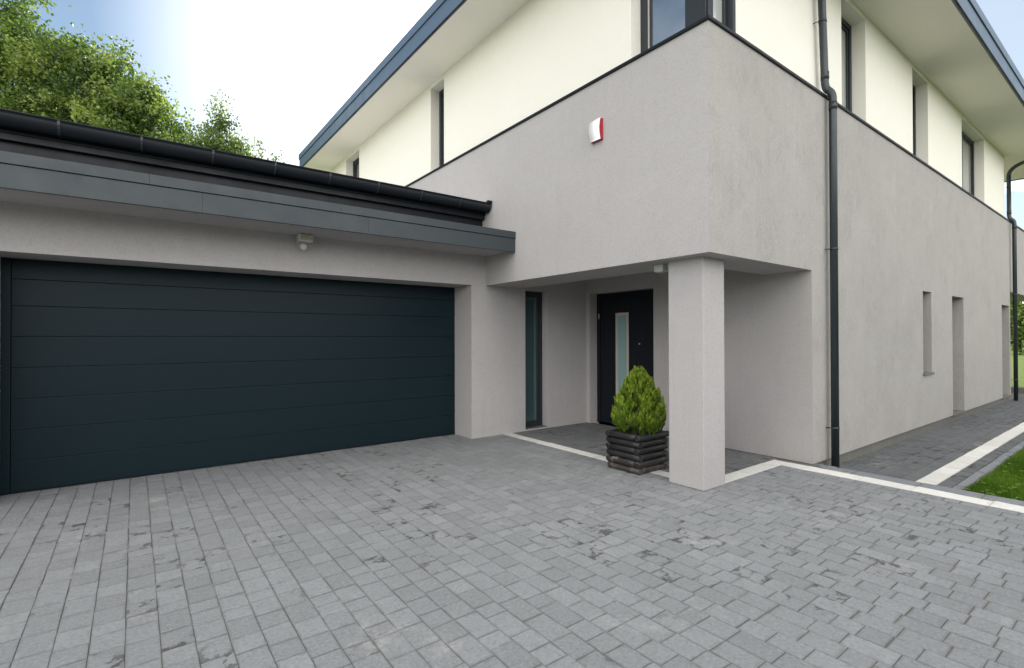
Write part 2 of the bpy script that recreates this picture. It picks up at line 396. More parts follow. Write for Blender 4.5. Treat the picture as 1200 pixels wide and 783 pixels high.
# driveway bed is one block so that the step down to the path is real
bm = bmesh.new(); box(bm, -9, DX1, -6.8, 7.6, -.20, -.006); tag(link('driveway_bed', bm, M['sand']), kind='structure')
LENS = [.13, .16, .185, .21, .235]
paving('driveway', M['paver'], [
    dict(x0=-6.0, x1=SX0, y0=-6.7, y1=YD - .02, z=0, wid=.150, lens=LENS, seed=3),
    dict(x0=SX0, x1=LX0, y0=-6.7, y1=SY0, z=0, wid=.150, lens=LENS, seed=5)])
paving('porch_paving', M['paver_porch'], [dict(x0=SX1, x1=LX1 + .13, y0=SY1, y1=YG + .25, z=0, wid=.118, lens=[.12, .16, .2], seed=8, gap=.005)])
paving('white_strip', M['stripe'], [
    dict(x0=SX0, x1=SX1, y0=SY1, y1=YG, z=.002, wid=.18, lens=[.5, .6], seed=1, gap=.004, cham=.003),
    dict(x0=SX0, x1=LX1, y0=SY0, y1=SY1, z=.002, wid=.19, lens=[.5, .6], seed=2, gap=.004, cham=.003, along='X'),
    dict(x0=LX0, x1=LX1, y0=-6.7, y1=SY0, z=.002, wid=.23, lens=[.5, .6], seed=4, gap=.004, cham=.003)])
paving('border_strip', M['border'], [dict(x0=LX1, x1=DX1, y0=-6.7, y1=YB - .05, z=0, wid=.24, lens=[.5, .62], seed=6, cham=.008, depth=.19)])
bm = bmesh.new(); box(bm, DX1 + .002, 24, 1.49, 3.2, -.30, PZ - .012); tag(link('path_bed', bm, M['sand']), kind='structure')
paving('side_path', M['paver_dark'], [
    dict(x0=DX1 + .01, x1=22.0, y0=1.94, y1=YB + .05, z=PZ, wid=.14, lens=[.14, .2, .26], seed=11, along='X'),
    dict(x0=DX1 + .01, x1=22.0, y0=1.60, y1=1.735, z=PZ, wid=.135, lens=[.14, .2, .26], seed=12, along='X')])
paving('path_strip', M['stripe'], [dict(x0=DX1 + .01, x1=22.0, y0=1.74, y1=1.935, z=PZ + .003, wid=.195, lens=[.4, .5], seed=13, gap=.004, cham=.003, along='X')])
paving('lawn_kerb', M['border'], [dict(x0=DX1 + .01, x1=22.0, y0=1.50, y1=1.595, z=PZ + .01, wid=.095, lens=[.8, 1.0], seed=14, cham=.01, depth=.15, along='X')])

# ------------------------------------------------------------------ main house
house = empty('house', (XB, YB, 0), 'two storey modern house with grey render below, white render above and a wide overhanging roof', 'house')
# grey shell
bm = bmesh.new()
panel(bm, 'X', XB, YB, YE, ZS, ZT)
o = link('grey_front_wall', bm, M['gray'], house)
side_holes = [(11.40, 11.92, .94, 2.435, .26), (13.35, 14.25, 0.012, 2.44, .32), (18.12, 19.06, 0.012, 2.44, .32)]
bm = bmesh.new()
panel(bm, 'Y', YB, XR, XE, 0, ZS, side_holes)
panel(bm, 'Y', YB, XB, XE, ZS, ZT)
quad(bm, (XE, YB, 0), (XE, YE, 0), (XE, YE, ZT), (XE, YB, ZT))
quad(bm, (XE, YE, -.2), (XB, YE, -.2), (XB, YE, ZT), (XE, YE, ZT))
quad(bm, (XR, YB, 0), (XR, YB + .06, 0), (XE, YB + .06, 0), (XE, YB, 0))
link('grey_side_wall', bm, M['gray_shade_side'], house)
# plinth, set back under the render
bm = bmesh.new(); box(bm, XR + .02, XE - .02, YB + .038, YB + .30, -.30, .011); link('plinth', bm, M['concrete'], house)
# porch walls and soffit
bm = bmesh.new()
door_hole = (5.21, 6.66, -.06, 2.425, .24)
panel(bm, 'X', XR, YB + .0, YG, 0, 2.80, [door_hole])
panel(bm, 'Y', YG, 5.361, XR, 0, 2.80, [(5.362, 5.87, .02, 2.42, .22)])
link('porch_wall', bm, M['gray'], house)
bm = bmesh.new()
sx, sy = 5.31, 3.38
quad(bm, (XB,YB,ZS), (XB,YG,ZS), (sx,YG,ZS), (sx,sy,ZS)); quad(bm, (XB,YB,ZS), (sx,sy,ZS), (XR,sy,ZS), (XR,YB,ZS))
quad(bm, (sx,sy,ZS), (sx,YG,ZS), (sx,YG,2.80), (sx,sy,2.80)); quad(bm, (XR,sy,ZS), (sx,sy,ZS), (sx,sy,2.80), (XR,sy,2.80))
quad(bm, (sx,sy,2.79), (sx,YG,2.79), (XR,YG,2.79), (XR,sy,2.79))
link('porch_soffit', bm, M['gray'], house)
bm = bmesh.new(); box(bm, 4.724, 5.130, 2.976, 3.400, .003, ZS + .01, .006); link('column', bm, M['gray'], house)
# coping on the grey box
bm = bmesh.new()
z0, z1 = ZT + .001, ZT + .034
for (a, b, c, d) in ((XB - .025, XW + .02, YB - .025, YE), (XW + .02, XE + .025, YB - .025, YW + .02)): box(bm, a, b, c, d, z0, z1, .004)
link('coping', bm, M['dark'], house)
# white storey
zwt = 6.49
wl = [(8.28, 8.81, ZT + .03, zwt, .19), (12.74, 13.75, ZT + .03, zwt, .19)]
wr = [(8.08, 9.00, ZT + .03, zwt, .19), (11.27, 12.195, ZT + .03, zwt, .19), (14.70, 16.83, ZT + .03, zwt, .19)]
CX1, CY1 = 5.23, 3.83          # corner window ends
bm = bmesh.new()
panel(bm, 'X', XW, CY1, YE, ZT + .02, ZE + .03, wl)
panel(bm, 'Y', YW, CX1, XE, ZT + .02, ZE + .03, wr)
quad(bm, (XW, CY1, ZT+.02), (XW, CY1, ZE), (XW+.24, CY1, ZE), (XW+.24, CY1, ZT+.02))
quad(bm, (CX1, YW, ZT+.02), (CX1, YW+.24, ZT+.02), (CX1, YW+.24, ZE), (CX1, YW, ZE))
box(bm, XW, CX1 + .0, YW, CY1, zwt, ZE + .03)
quad(bm, (XE, YW, ZT), (XE, YE, ZT), (XE, YE, ZE+.03), (XE, YW, ZE+.03)); quad(bm, (XE, YE, ZT), (XW, YE, ZT), (XW, YE, ZE+.03), (XE, YE, ZE+.03))
link('white_wall', bm, M['white'], house)

def window(ax, pos, u0, u1, z0, z1, pane=None, fw_=.075, sill=None, mull=(), name='window'):
    """frame (mesh) with glass pane child; pos = plane of the frame's outer face; u along the wall"""
    bm = bmesh.new(); d = .07
    def bx(a, b, c, e, q0=0, q1=d):
        if ax == 'X': box(bm, pos + q0, pos + q1, a, b, c, e, .004)
        else: box(bm, a, b, pos + q0, pos + q1, c, e, .004)
    bx(u0, u0 + fw_, z0, z1); bx(u1 - fw_, u1, z0, z1)
    bx(u0 + fw_, u1 - fw_, z1 - fw_, z1); bx(u0 + fw_, u1 - fw_, z0, z0 + fw_)
    s = fw_ * .55                                          # inner sash, a step back
    bx(u0 + fw_, u0 + fw_ + s, z0 + fw_, z1 - fw_, .022); bx(u1 - fw_ - s, u1 - fw_, z0 + fw_, z1 - fw_, .022)
    bx(u0 + fw_ + s, u1 - fw_ - s, z1 - fw_ - s, z1 - fw_, .022); bx(u0 + fw_ + s, u1 - fw_ - s, z0 + fw_, z0 + fw_ + s, .022)
    for mu in mull: bx(mu - .04, mu + .04, z0 + fw_ + s, z1 - fw_ - s, .012)
    f = link(name, bm, M['frame'], house)
    g = bmesh.new()
    if ax == 'X': box(g, pos + .045, pos + .06, u0 + fw_ * .5, u1 - fw_ * .5, z0 + fw_ * .5, z1 - fw_ * .5)
    else: box(g, u0 + fw_ * .5, u1 - fw_ * .5, pos + .045, pos + .06, z0 + fw_ * .5, z1 - fw_ * .5)
    link('pane', g, pane or M['glass'], f)
    if sill:
        g = bmesh.new(); box(g, *sill, .004); link('sill', g, M['concrete'], f)
    return f
for h in wl: window('X', XW + .19, h[0] + .001, h[1] - .001, h[2], h[3])
for i, h in enumerate(wr): window('Y', YW + .185, h[0] + .001, h[1] - .001, h[2], h[3], M['glass_curtain'] if i != 1 else None, mull=(15.76,) if i == 2 else ())
# corner window: two frames meeting in a glazed corner
LXp, RYp = XW + .165, YW + .075
bm = bmesh.new()
zb, zt_ = ZT + .034, zwt
box(bm, LXp, LXp + .07, CY1 - .085, CY1 - .001, zb, zt_, .004)              # jamb of the left light
box(bm, LXp + .02, LXp + .07, CY1 - .155, CY1 - .115, zb, zt_, .004)
box(bm, LXp, LXp + .14, RYp + .02, RYp + .27, zb, zt_, .004)                # corner post
box(bm, LXp + .02, LXp + .11, RYp, RYp + .018, zb, zt_, .004)
box(bm, CX1 - .10, CX1 - .055, RYp, RYp + .07, zb, zt_, .004); box(bm, CX1 - .052, CX1 - .001, RYp - .07, RYp + .05, zb, zt_, .004)
box(bm, LXp + .01, LXp + .06, RYp + .27, CY1 - .155, zt_ - .09, zt_, .004); box(bm, LXp + .01, LXp + .06, RYp + .27, CY1 - .155, zb, zb + .09, .004)
box(bm, LXp + .11, CX1 - .10, RYp + .01, RYp + .06, zt_ - .09, zt_, .004); box(bm, LXp + .11, CX1 - .10, RYp + .01, RYp + .06, zb, zb + .09, .004)
cw = link('corner_window', bm, M['frame'], house)
bm = bmesh.new(); box(bm, LXp + .03, LXp + .045, RYp + .10, CY1 - .02, zb + .02, zt_ - .02); M['glass_sky'] = glass('coated_glass', (.02, .03, .035), .62, .01); link('pane', bm, M['glass_sky'], cw)
bm = bmesh.new(); box(bm, LXp + .09, CX1 - .06, RYp + .03, RYp + .045, zb + .02, zt_ - .02); link('pane', bm, M['glass_curtain'], cw)
bm = bmesh.new(); box(bm, LXp + .025, LXp + .065, CY1 - .113, CY1 - .087, zb, zt_, .003); link('guide_rail', bm, M['steel'], cw)
# side openings
window('Y', YB + .19, 11.402, 11.918, .942, 2.434, sill=(11.37, 11.95, YB - .035, YB + .19, .905, .941))
def side_door(h):
    f = window('Y', YB + .25, h[0] + .001, h[1] - .001, .02, h[3] - .001, name='side_door')
    g = bmesh.new(); box(g, h[0] + .0, h[1] - .0, YB - .012, YB + .25, -.02, .019, .004); link('threshold', g, M['concrete'], f)
for h in side_holes[1:]: side_door(h)
# narrow window next to the garage pier
window('Y', YG + .15, 5.364, 5.868, .03, 2.418, M['glass_teal'], fw_=.06, name='narrow_window', sill=(5.364, 5.868, YG + .02, YG + .15, .004, .029))
# front door
fdx = XR + .19
bm = bmesh.new()
box(bm, fdx, fdx + .06, 5.212, 5.29, .004, 2.424, .004); box(bm, fdx, fdx + .06, 6.58, 6.658, .004, 2.424, .004); box(bm, fdx, fdx + .06, 5.29, 6.58, 2.345, 2.424, .004)
fd = link('front_door', bm, M['door_black'], house)
bm = bmesh.new(); gy0, gy1, gz0, gz1 = 5.90, 6.20, .42, 2.05
for k in range(13):                                           # vertical boards of the leaf
    a = 5.292 + k * .099; b = a + .095
    b = min(b, 6.578)
    for y0_, y1_ in ((a, min(b, gy0 + .01)), (max(a, gy1 - .01), b)):
        if y1_ - y0_ > .004: box(bm, fdx + .016, fdx + .05, y0_, y1_, .012, 2.342, min(.004, (y1_ - y0_) * .3))
    y0_, y1_ = max(a, gy0 + .01), min(b, gy1 - .01)
    if y1_ - y0_ > .004:
        for s0, s1 in ((.012, gz0 + .01), (gz1 - .01, 2.342)): box(bm, fdx + .016, fdx + .05, y0_, y1_, s0, s1, min(.004, (y1_ - y0_) * .3))
box(bm, fdx + .030, fdx + .049, 5.30, 5.90, .013, 2.341); box(bm, fdx + .030, fdx + .049, 6.20, 6.57, .013, 2.341)
leaf_o = link('door_leaf', bm, M['door_black'], fd)
bm = bmesh.new()
box(bm, fdx + .004, fdx + .03, gy0 - .0, gy0 + .045, gz0, gz1, .003); box(bm, fdx + .004, fdx + .03, gy1 - .045, gy1, gz0, gz1, .003)
box(bm, fdx + .004, fdx + .03, gy0 + .045, gy1 - .045, gz1 - .045, gz1, .003); box(bm, fdx + .004, fdx + .03, gy0 + .045, gy1 - .045, gz0, gz0 + .045, .003)
gf = link('glazing_frame', bm, M['steel'], fd)
bm = bmesh.new(); box(bm, fdx + .02, fdx + .028, gy0 + .02, gy1 - .02, gz0 + .02, gz1 - .02); link('pane', bm, M['glass_frost'], gf)
for hz in (.30, 1.95, 2.10):
    bm = bmesh.new(); tube(bm, [(fdx - .008, 6.600, hz), (fdx - .008, 6.600, hz + .10)], .012, 10); link('hinge', bm, M['steel'] if hz > 1.9 and hz < 2 else M['dark'], fd)
bm = bmesh.new(); tube(bm, [(fdx + .005, 5.66, 1.49), (fdx + .02, 5.66, 1.49)], .014, 12); link('peephole', bm, M['steel'], fd)
# roof
RXE, RYE = 22.3, 15.5
bm = bmesh.new()
for a, b, c, d in ((XF + .05, XW, YF + .05, RYE - .05), (XW, RXE - .05, YF + .05, YW), (XE, RXE - .05, YW, RYE - .05), (XW, XE, YE, RYE - .05)): quad(bm, (a, c, ZE), (a, d, ZE), (b, d, ZE), (b, c, ZE))
link('eave_soffit', bm, M['soffit'], house)
bm = bmesh.new(); zc = (XF + RXE) / 2
e = [(XF + .02, YF + .02, ZF), (RXE - .02, YF + .02, ZF), (RXE - .02, RYE - .02, ZF), (XF + .02, RYE - .02, ZF)]
ra, rb = (XF + 6.8, (YF + RYE) / 2, ZF + 1.1), (RXE - 6.8, (YF + RYE) / 2, ZF + 1.1)
quad(bm, e[0], e[1], rb, ra); quad(bm, e[2], e[3], ra, rb)
for t in ((e[1], e[2], rb), (e[3], e[0], ra)): bm.faces.new([bm.verts.new(p) for p in t])
roof = link('roof', bm, M['dark'], house)
bm = bmesh.new(); zm = ZE + .27
def ring(x0, x1, y0, y1, t, z0, z1):
    box(bm, x0, x0 + t, y0, y1, z0, z1, .005); box(bm, x1 - t, x1, y0, y1, z0, z1, .005)
    box(bm, x0 + t, x1 - t, y0, y0 + t, z0, z1, .005); box(bm, x0 + t, x1 - t, y1 - t, y1, z0, z1, .005)
ring(XF + .014, RXE - .014, YF + .014, RYE - .014, .05, ZE - .008, zm - .006)
ring(XF - .006, RXE + .006, YF - .006, RYE + .006, .07, zm, ZF + .02)
link('fascia', bm, M['fascia_blue'], roof)
bm = bmesh.new(); ring(XF + .006, RXE - .006, YF + .006, RYE - .006, .03, ZE - .022, ZE - .006); link('drip_edge', bm, M['dark'], roof)
# balcony beyond the far corner
bm = bmesh.new(); box(bm, XE + .004, 25.0, YB + .003, YB + .25, 2.84, ZT); box(bm, XE + .004, 25.0, YB + .25, 9, 2.84, 3.05); box(bm, 24.75, 25, YB + .25, 9, 3.05, ZT)
bal = link('balcony', bm, M['gray_shade_side'], house)
bm = bmesh.new(); box(bm, XE + .03, 25.03, YB - .025, YB + .28, ZT + .001, ZT + .034, .004); link('parapet_coping', bm, M['dark'], bal)
bm = bmesh.new(); box(bm, 24.4, 24.8, 8.2, 8.6, -.2, 2.838, .006); link('balcony_post', bm, M['gray'], bal)

# downpipes
def arc(p0, p1, p2, n=6):
    p0, p1, p2 = Vector(p0), Vector(p1), Vector(p2)
    return [p0 * (1-t)**2 + p1 * 2*t*(1-t) + p2 * t*t for t in [i / n for i in range(n + 1)]]
def downpipe(x, ytop, ylow, zj, zbot, ztop, lean=0, r=.046, topx=None):
    bm = bmesh.new()
    zt = ztop
    # low straight, set-off over the coping, upper straight
    pts = [(x, ylow, zbot), (x, ylow, zj - .09)] + arc((x, ylow, zj - .09), (x, ylow, zj + .005), (x - lean * .1, (ylow + ytop) / 2, zj + .045)) + arc((x - lean * .1, (ylow + ytop) / 2, zj + .045), (x - lean * .2, ytop, zj + .08), (x - lean * .22, ytop, zj + .18))
    pts += [(x - lean, ytop, zt - .55)]
    if topx: pts += arc((x - lean, ytop, zt - .55), (x - lean, ytop, zt - .30), (x - lean, ytop - .35, zt - .22)) + arc((x - lean, ytop - .35, zt - .22), (x - lean, ytop - .62, zt - .16), (x - lean, ytop - .64, zt))
    else: pts += [(x - lean, ytop, zt)]
    tube(bm, pts, r, 18)
    o = link('downpipe', bm, M['pipe'], house)
    for z, hw in ((zj - .17, .05), (zj + .25, .05)):          # sockets
        y = ylow if z < zj else ytop; xx = x if z < zj else x - lean * .22
        c = bmesh.new(); tube(c, [(xx, y, z - hw), (xx, y, z + hw)], r + .004, 18); link('pipe_socket', c, M['pipe'], o)
    for z in (.42, 2.75, zj + .95):
        y, wy = (ylow, YB) if z < zj else (ytop, YW); xx = x if z < zj else x - lean * (.22 + .78 * (z - zj - .25) / max(.1, zt - .55 - zj - .25))
        c = bmesh.new(); tube(c, [(xx, y, z - .014), (xx, y, z + .014)], r + .004, 18); tube(c, [(xx - .055, y, z), (xx - .055, wy, z)], .006, 8)
        tube(c, [(xx - .072, y, z), (xx - r, y, z)], .006, 8); link('pipe_bracket', c, M['pipe'], o)
    return o
downpipe(7.285, 2.785, 2.70, 4.79, -.15, ZE - .01, .10)
downpipe(19.28, 2.80, 2.70, 4.78, -.16, ZE, .02, topx=True)

# ------------------------------------------------------------------ garage
garage = empty('garage', (1.6, YG, 0), 'single storey grey garage wing with a wide dark sectional door and flat metal edged roof', 'garage')
GX0, GX1 = -1.10, 4.270
bm = bmesh.new()
panel(bm, 'Y', YG, -4.2, 5.360, 0, 3.3, [(GX0, GX1, -.06, 2.44, .56)])
quad(bm, (5.360, YG, 0), (5.360, YG + .22, 0), (5.360, YG + .22, 2.9), (5.360, YG, 2.9))
quad(bm, (-4.2, 14, -.2), (-4.2, YG, -.2), (-4.2, YG, 3.3), (-4.2, 14, 3.3)); quad(bm, (XB, 14, -.2), (-4.2, 14, -.2), (-4.2, 14, 3.3), (XB, 14, 3.3))
link('garage_wall', bm, M['gray'], garage)
bm = bmesh.new()                                                # door frame: dark strips in the opening
box(bm, GX0 + .001, GX0 + .075, YD - .02, YD + .1, .003, 2.438, .003); box(bm, GX0 + .075, GX1 - .001, YD + .06, YD + .1, .003, 2.438)
gd = link('garage_door', bm, M['garage_door'], garage)
joints = [.012, .325, .650, .975, 1.300, 1.625, 1.945, 2.225, 2.436]
for i in range(8):
    bm = bmesh.new(); box(bm, GX0 + .077, GX1 - .004, YD, YD + .04, joints[i] + .0012, joints[i+1] - .0012, .0035); link('door_panel', bm, M['garage_door'], gd)
bm = bmesh.new(); box(bm, GX0 + .077, GX1 - .004, YD - .004, YD + .03, .001, .013); link('rubber_seal', bm, M['dark'], gd)
# fascia of two boards with folded joints, soffit, band and gutter
FY = 5.95
bm = bmesh.new(); quad(bm, (-4.6, FY + .01, 2.895), (-4.6, YG, 2.915), (XB, YG, 2.915), (XB, FY + .01, 2.895)); link('garage_soffit', bm, M['gray'], garage)
groof = None
bm = bmesh.new(); box(bm, -4.6, XB - .003, 6.86, 14.4, 3.30, 3.60); quad(bm, (-4.6, 6.66, 3.765), (XB - .004, 6.66, 3.765), (XB - .004, 14.4, 3.95), (-4.6, 14.4, 3.95)); quad(bm, (-4.6, 6.66, 3.76), (-4.6, 14.4, 3.94), (XB - .004, 14.4, 3.94), (XB - .004, 6.66, 3.76))
groof = link('garage_roof', bm, M['membrane'], garage)
bm = bmesh.new(); xs = [-4.6, -2.9, -1.2, .545, 2.282, XB - .003]
for i in range(5): box(bm, xs[i] + .0005, xs[i+1] - .0005, FY, FY + .04, 2.876, 3.078, .0015)
xs = [-4.6, -1.72, .108, 1.95, 3.325, XB - .003]
for i in range(5): box(bm, xs[i] + .0004, xs[i+1] - .0004, FY - .012, FY + .04, 3.084, 3.182, .002)
link('garage_fascia', bm, M['anthracite'], groof)
bm = bmesh.new(); box(bm, -4.6, XB - .002, FY + .041, 6.86, 3.10, 3.178); link('canopy_deck', bm, M['anthracite'], groof)
bm = bmesh.new(); box(bm, -4.6, XB - .003, 6.83, 6.86, 3.179, 3.56, .003); box(bm, -4.6, XB - .004, 6.76, 6.83, 3.515, 3.62, .004); box(bm, -4.6, XB - .005, 6.74, 6.77, 3.58, 3.745, .003); link('eave_band', bm, M['dark'], groof)
# half round gutter
bm = bmesh.new(); gr, gy, gz = .096, 6.645, 3.726
N = 14; prof = [(gy - gr * math.cos(math.pi * k / N), gz - gr * math.sin(math.pi * k / N) * 1.28) for k in range(N + 1)]
prof = [(gy - gr + .012, gz + .004), (gy - gr - .006, gz + .012), (gy - gr - .009, gz + .002)] + prof
inner = [(gy - (gr - .004) * math.cos(math.pi * k / N), gz - (gr - .004) * math.sin(math.pi * k / N) * 1.28) for k in range(N, -1, -1)]
loop = prof + inner; A = [bm.verts.new((-4.6, y, z)) for y, z in loop]; B = [bm.verts.new((XB - .02, y, z)) for y, z in loop]
for k in range(len(loop)):
    l = (k + 1) % len(loop); bm.faces.new((A[k], B[k], B[l], A[l])).smooth = True
bm.faces.new([B[k] for k in range(3, 3 + N + 1)])
gut = link('gutter', bm, M['dark'], groof)
k = -5
while -.60 + .652 * k < 4.4:
    x = -.60 + .652 * k; bm = bmesh.new(); k += 1
    if x < -4.5: bm.free(); continue
    pts = [(x, gy - (gr + .004) * math.cos(math.pi * j / 10), gz - (gr + .004) * math.sin(math.pi * j / 10) * 1.28) for j in range(11)]
    for j in range(10):
        a, b = pts[j], pts[j+1]; q = .011
        quad(bm, (x - q, a[1], a[2]), (x + q, a[1], a[2]), (x + q, b[1], b[2]), (x - q, b[1], b[2]))
    r_ = bmesh.ops.solidify(bm, geom=list(bm.faces), thickness=-.003) if False else None
    link('gutter_bracket', bm, M['pipe'], gut)
bm = bmesh.new(); box(bm, XB - .09, XB - .012, gy - gr - .012, gy - gr + .045, gz + .012, gz + .05, .005); link('gutter_cap', bm, M['dark'], gut)

# ------------------------------------------------------------------ small things on the walls
# alarm sounder
al = empty('alarm_box', (XB, 4.27, 4.135), 'small white alarm sounder with red sides high on the grey front wall', 'alarm')
bm = bmesh.new(); box(bm, XB - .018, XB - .001, 4.185, 4.36, 4.005, 4.265, .004); link('backplate', bm, M['red_plastic'], al)
def curved(y0, y1, z0, z1, base, bul, mat, nm):
    bm = bmesh.new(); n = 12; fr, bk = [], []
    for i in range(n + 1):
        t = i / n; z = z0 + (z1 - z0) * t; x = base - .026 - bul * (1 - (2*t - 1)**2)
        fr.append((bm.verts.new((x, y0, z)), bm.verts.new((x, y1, z)))); bk.append((bm.verts.new((base, y0, z)), bm.verts.new((base, y1, z))))
    for i in range(n):
        a, b = fr[i], fr[i+1]; c, d = bk[i], bk[i+1]
        bm.faces.new((a[1], a[0], b[0], b[1])).smooth = True
        bm.faces.new((a[0], c[0], d[0], b[0])); bm.faces.new((c[1], a[1], b[1], d[1]))
    bm.faces.new((fr[0][0], fr[0][1], bk[0][1], bk[0][0])); bm.faces.new((fr[n][1], fr[n][0], bk[n][0], bk[n][1]))
    return link(nm, bm, mat, al)
curved(4.188, 4.357, 4.008, 4.262, XB - .019, .022, M['red_plastic'], 'housing')
curved(4.180, 4.365, 4.000, 4.270, XB - .052, .026, M['white_plastic'], 'cover') if False else None
bm = bmesh.new(); n = 12; y0, y1 = 4.186, 4.359
prev = None
for i in range(n + 1):
    t = i / n; z = 4.006 + .258 * t; x = XB - .019 - .026 - .022 * (1 - (2*t - 1)**2) - .002
    cur = [bm.verts.new((x + dx, y, z)) for dx, y in ((0, y0), (0, y1), (-.006, y1), (-.006, y0))]
    if prev:
        for k in range(4): bm.faces.new((prev[k], prev[(k+1)%4], cur[(k+1)%4], cur[k])).smooth = (k == 2)
    else: bm.faces.new(cur)
    prev = cur
bm.faces.new(prev[::-1]); link('cover', bm, M['white_plastic'], al)
# floodlight with motion sensor under the garage eave
fl = empty('floodlight', (1.72, 6.62, 2.90), 'small pale floodlight with motion sensor hanging under the garage eave', 'light')
bm = bmesh.new(); box(bm, 1.63, 1.80, 6.56, 6.70, 2.815, 2.905, .008); link('lamp_housing', bm, M['grey_plastic'], fl)
bm = bmesh.new(); box(bm, 1.645, 1.785, 6.552, 6.558, 2.828, 2.893, .002); M['lens'] = glass('lamp_glass', (.42, .42, .30), .06, .2); link('lamp_glass', bm, M['lens'], fl)
bm = bmesh.new(); tube(bm, [(1.70, 6.65, 2.82), (1.70, 6.65, 2.79), (1.70, 6.64, 2.775), (1.70, 6.63, 2.735), (1.70, 6.625, 2.71)], [.022, .024, .045, .038, .006], 16); link('sensor', bm, M['grey_plastic'], fl)
bm = bmesh.new(); box(bm, 1.67, 1.75, 6.70, YG - .001, 2.83, 2.90, .004); link('wall_bracket', bm, M['grey_plastic'], fl)
# lamp on the porch soffit
pl = empty('soffit_lamp', (4.90, 3.62, ZS), 'small grey surface lamp under the porch soffit beside the column', 'light')
bm = bmesh.new(); box(bm, 4.84, 4.96, 3.56, 3.68, ZS - .085, ZS - .001, .006); link('lamp_body', bm, M['grey_plastic'], pl)
bm = bmesh.new(); tube(bm, [(4.90, 3.62, ZS - .092), (4.90, 3.62, ZS - .086)], .045, 20); link('lamp_glass', bm, M['lens'], pl)

# ------------------------------------------------------------------ planter and shrub
PX0, PX1, PY0, PY1 = 4.650, 5.215, 3.755, 4.265
pt = empty('planter', ((PX0 + PX1) / 2, (PY0 + PY1) / 2, 0), 'square planter of stacked dark stained round logs beside the column', 'planter')
r_ = .0385; step = .0765
for i in range(6):
    z = r_ + .004 + i * step; mat = M['log_bare'] if i == 0 else (M['log_worn'] if i == 1 else M['log'])
    o_ = .012 if i == 5 else (-.012 if i == 0 else 0)
    for k in range(4):
        j = rng.uniform(-.008, .008); rr = r_ * rng.uniform(.95, 1.04)
        ext = .035 if (i % 2 == (0 if k < 2 else 1)) else -.035        # tiers take turns to run through at the corners
        bm = bmesh.new()
        if k < 2:
            x = PX0 + r_ - o_ if k == 0 else PX1 - r_ + o_; a, b = PY0 + r_ - ext - o_, PY1 - r_ + ext + o_
            pts = [(x + j, a + (b - a) * t, z + rng.uniform(-.002, .002)) for t in (0, .012, .25, .5, .75, .988, 1)]
        else:
            y = PY0 + r_ - o_ if k == 2 else PY1 - r_ + o_; a, b = PX0 + r_ - ext - o_, PX1 - r_ + ext + o_
            pts = [(a + (b - a) * t, y + j, z + rng.uniform(-.002, .002)) for t in (0, .012, .25, .5, .75, .988, 1)]
        tube(bm, pts, [rr * .86] + [rr * rng.uniform(.97, 1.02) for _ in range(5)] + [rr * .86], 16)
        link('log', bm, mat, pt)
bm = bmesh.new(); box(bm, PX0 + .07, PX1 - .07, PY0 + .07, PY1 - .07, .02, .43)
link('soil', bm, M['soil'], pt)

def blade_mesh(name, tris, mat, parent):
    """tris: list of (list of points, tint)"""
    vs_, fs_, ts_ = [], [], []
    for pts, t in tris:
        b = len(vs_); vs_ += pts; fs_.append(tuple(range(b, b + len(pts)))); ts_ += [t] * len(pts)
    me = bpy.data.meshes.new(name); me.from_pydata([tuple(v) for v in vs_], [], fs_); me.materials.append(mat)
    a = me.attributes.new('tint', 'FLOAT', 'POINT'); a.data.foreach_set('value', ts_)
    o = bpy.data.objects.new(name, me); col.objects.link(o)
    if parent is not None: o.parent = parent; o.matrix_parent_inverse = Matrix.Translation(-world_loc(parent))
    return o
def rvec(r):
    while True:
        v = Vector((r.uniform(-1, 1), r.uniform(-1, 1), r.uniform(-1, 1)))
        if .05 < v.length < 1: return v.normalized()
tx, ty, tz = 4.935, 3.985, .43
th = empty('thuja_shrub', (tx, ty, tz), 'clipped egg shaped bright green thuja growing in the log planter', 'shrub')
r = random.Random(21); tris = []
def prof_r(h):                                             # radius of the egg at relative height
    pts = [(0, .15), (.08, .25), (.2, .305), (.34, .31), (.5, .275), (.66, .215), (.82, .14), (.93, .075), (1, .02)]
    for (a, ra_), (b, rb_) in zip(pts, pts[1:]):
        if a <= h <= b: return ra_ + (rb_ - ra_) * (h - a) / (b - a)
    return 0
HT = .80
def spray(base, g, ln, tone):
    ax_ = g.cross(rvec(r)).normalized(); n = 5
    for i in range(n):
        t = (i + .3) / n; c = base + g * ln * t
        for sd_ in (-1, 1):
            l2 = ln * (.40 * (1 - t) + .12) * r.uniform(.75, 1.25); dirv = (g * .95 + ax_ * sd_ * .7 + rvec(r) * .25).normalized(); wv = ax_.cross(dirv).cross(dirv).normalized() * r.uniform(.0018, .0030)
            tip = c + dirv * l2; mid = c + dirv * l2 * .55
            tris.append(([c, mid + wv, tip, mid - wv], max(0, min(1, tone + .25 * t + r.gauss(0, .07)))))
    wv = ax_ * .0022
    tris.append(([base - wv, base + wv, base + g * ln * .7 + wv, base + g * ln * 1.2, base + g * ln * .7 - wv], max(0, min(1, tone + .2))))
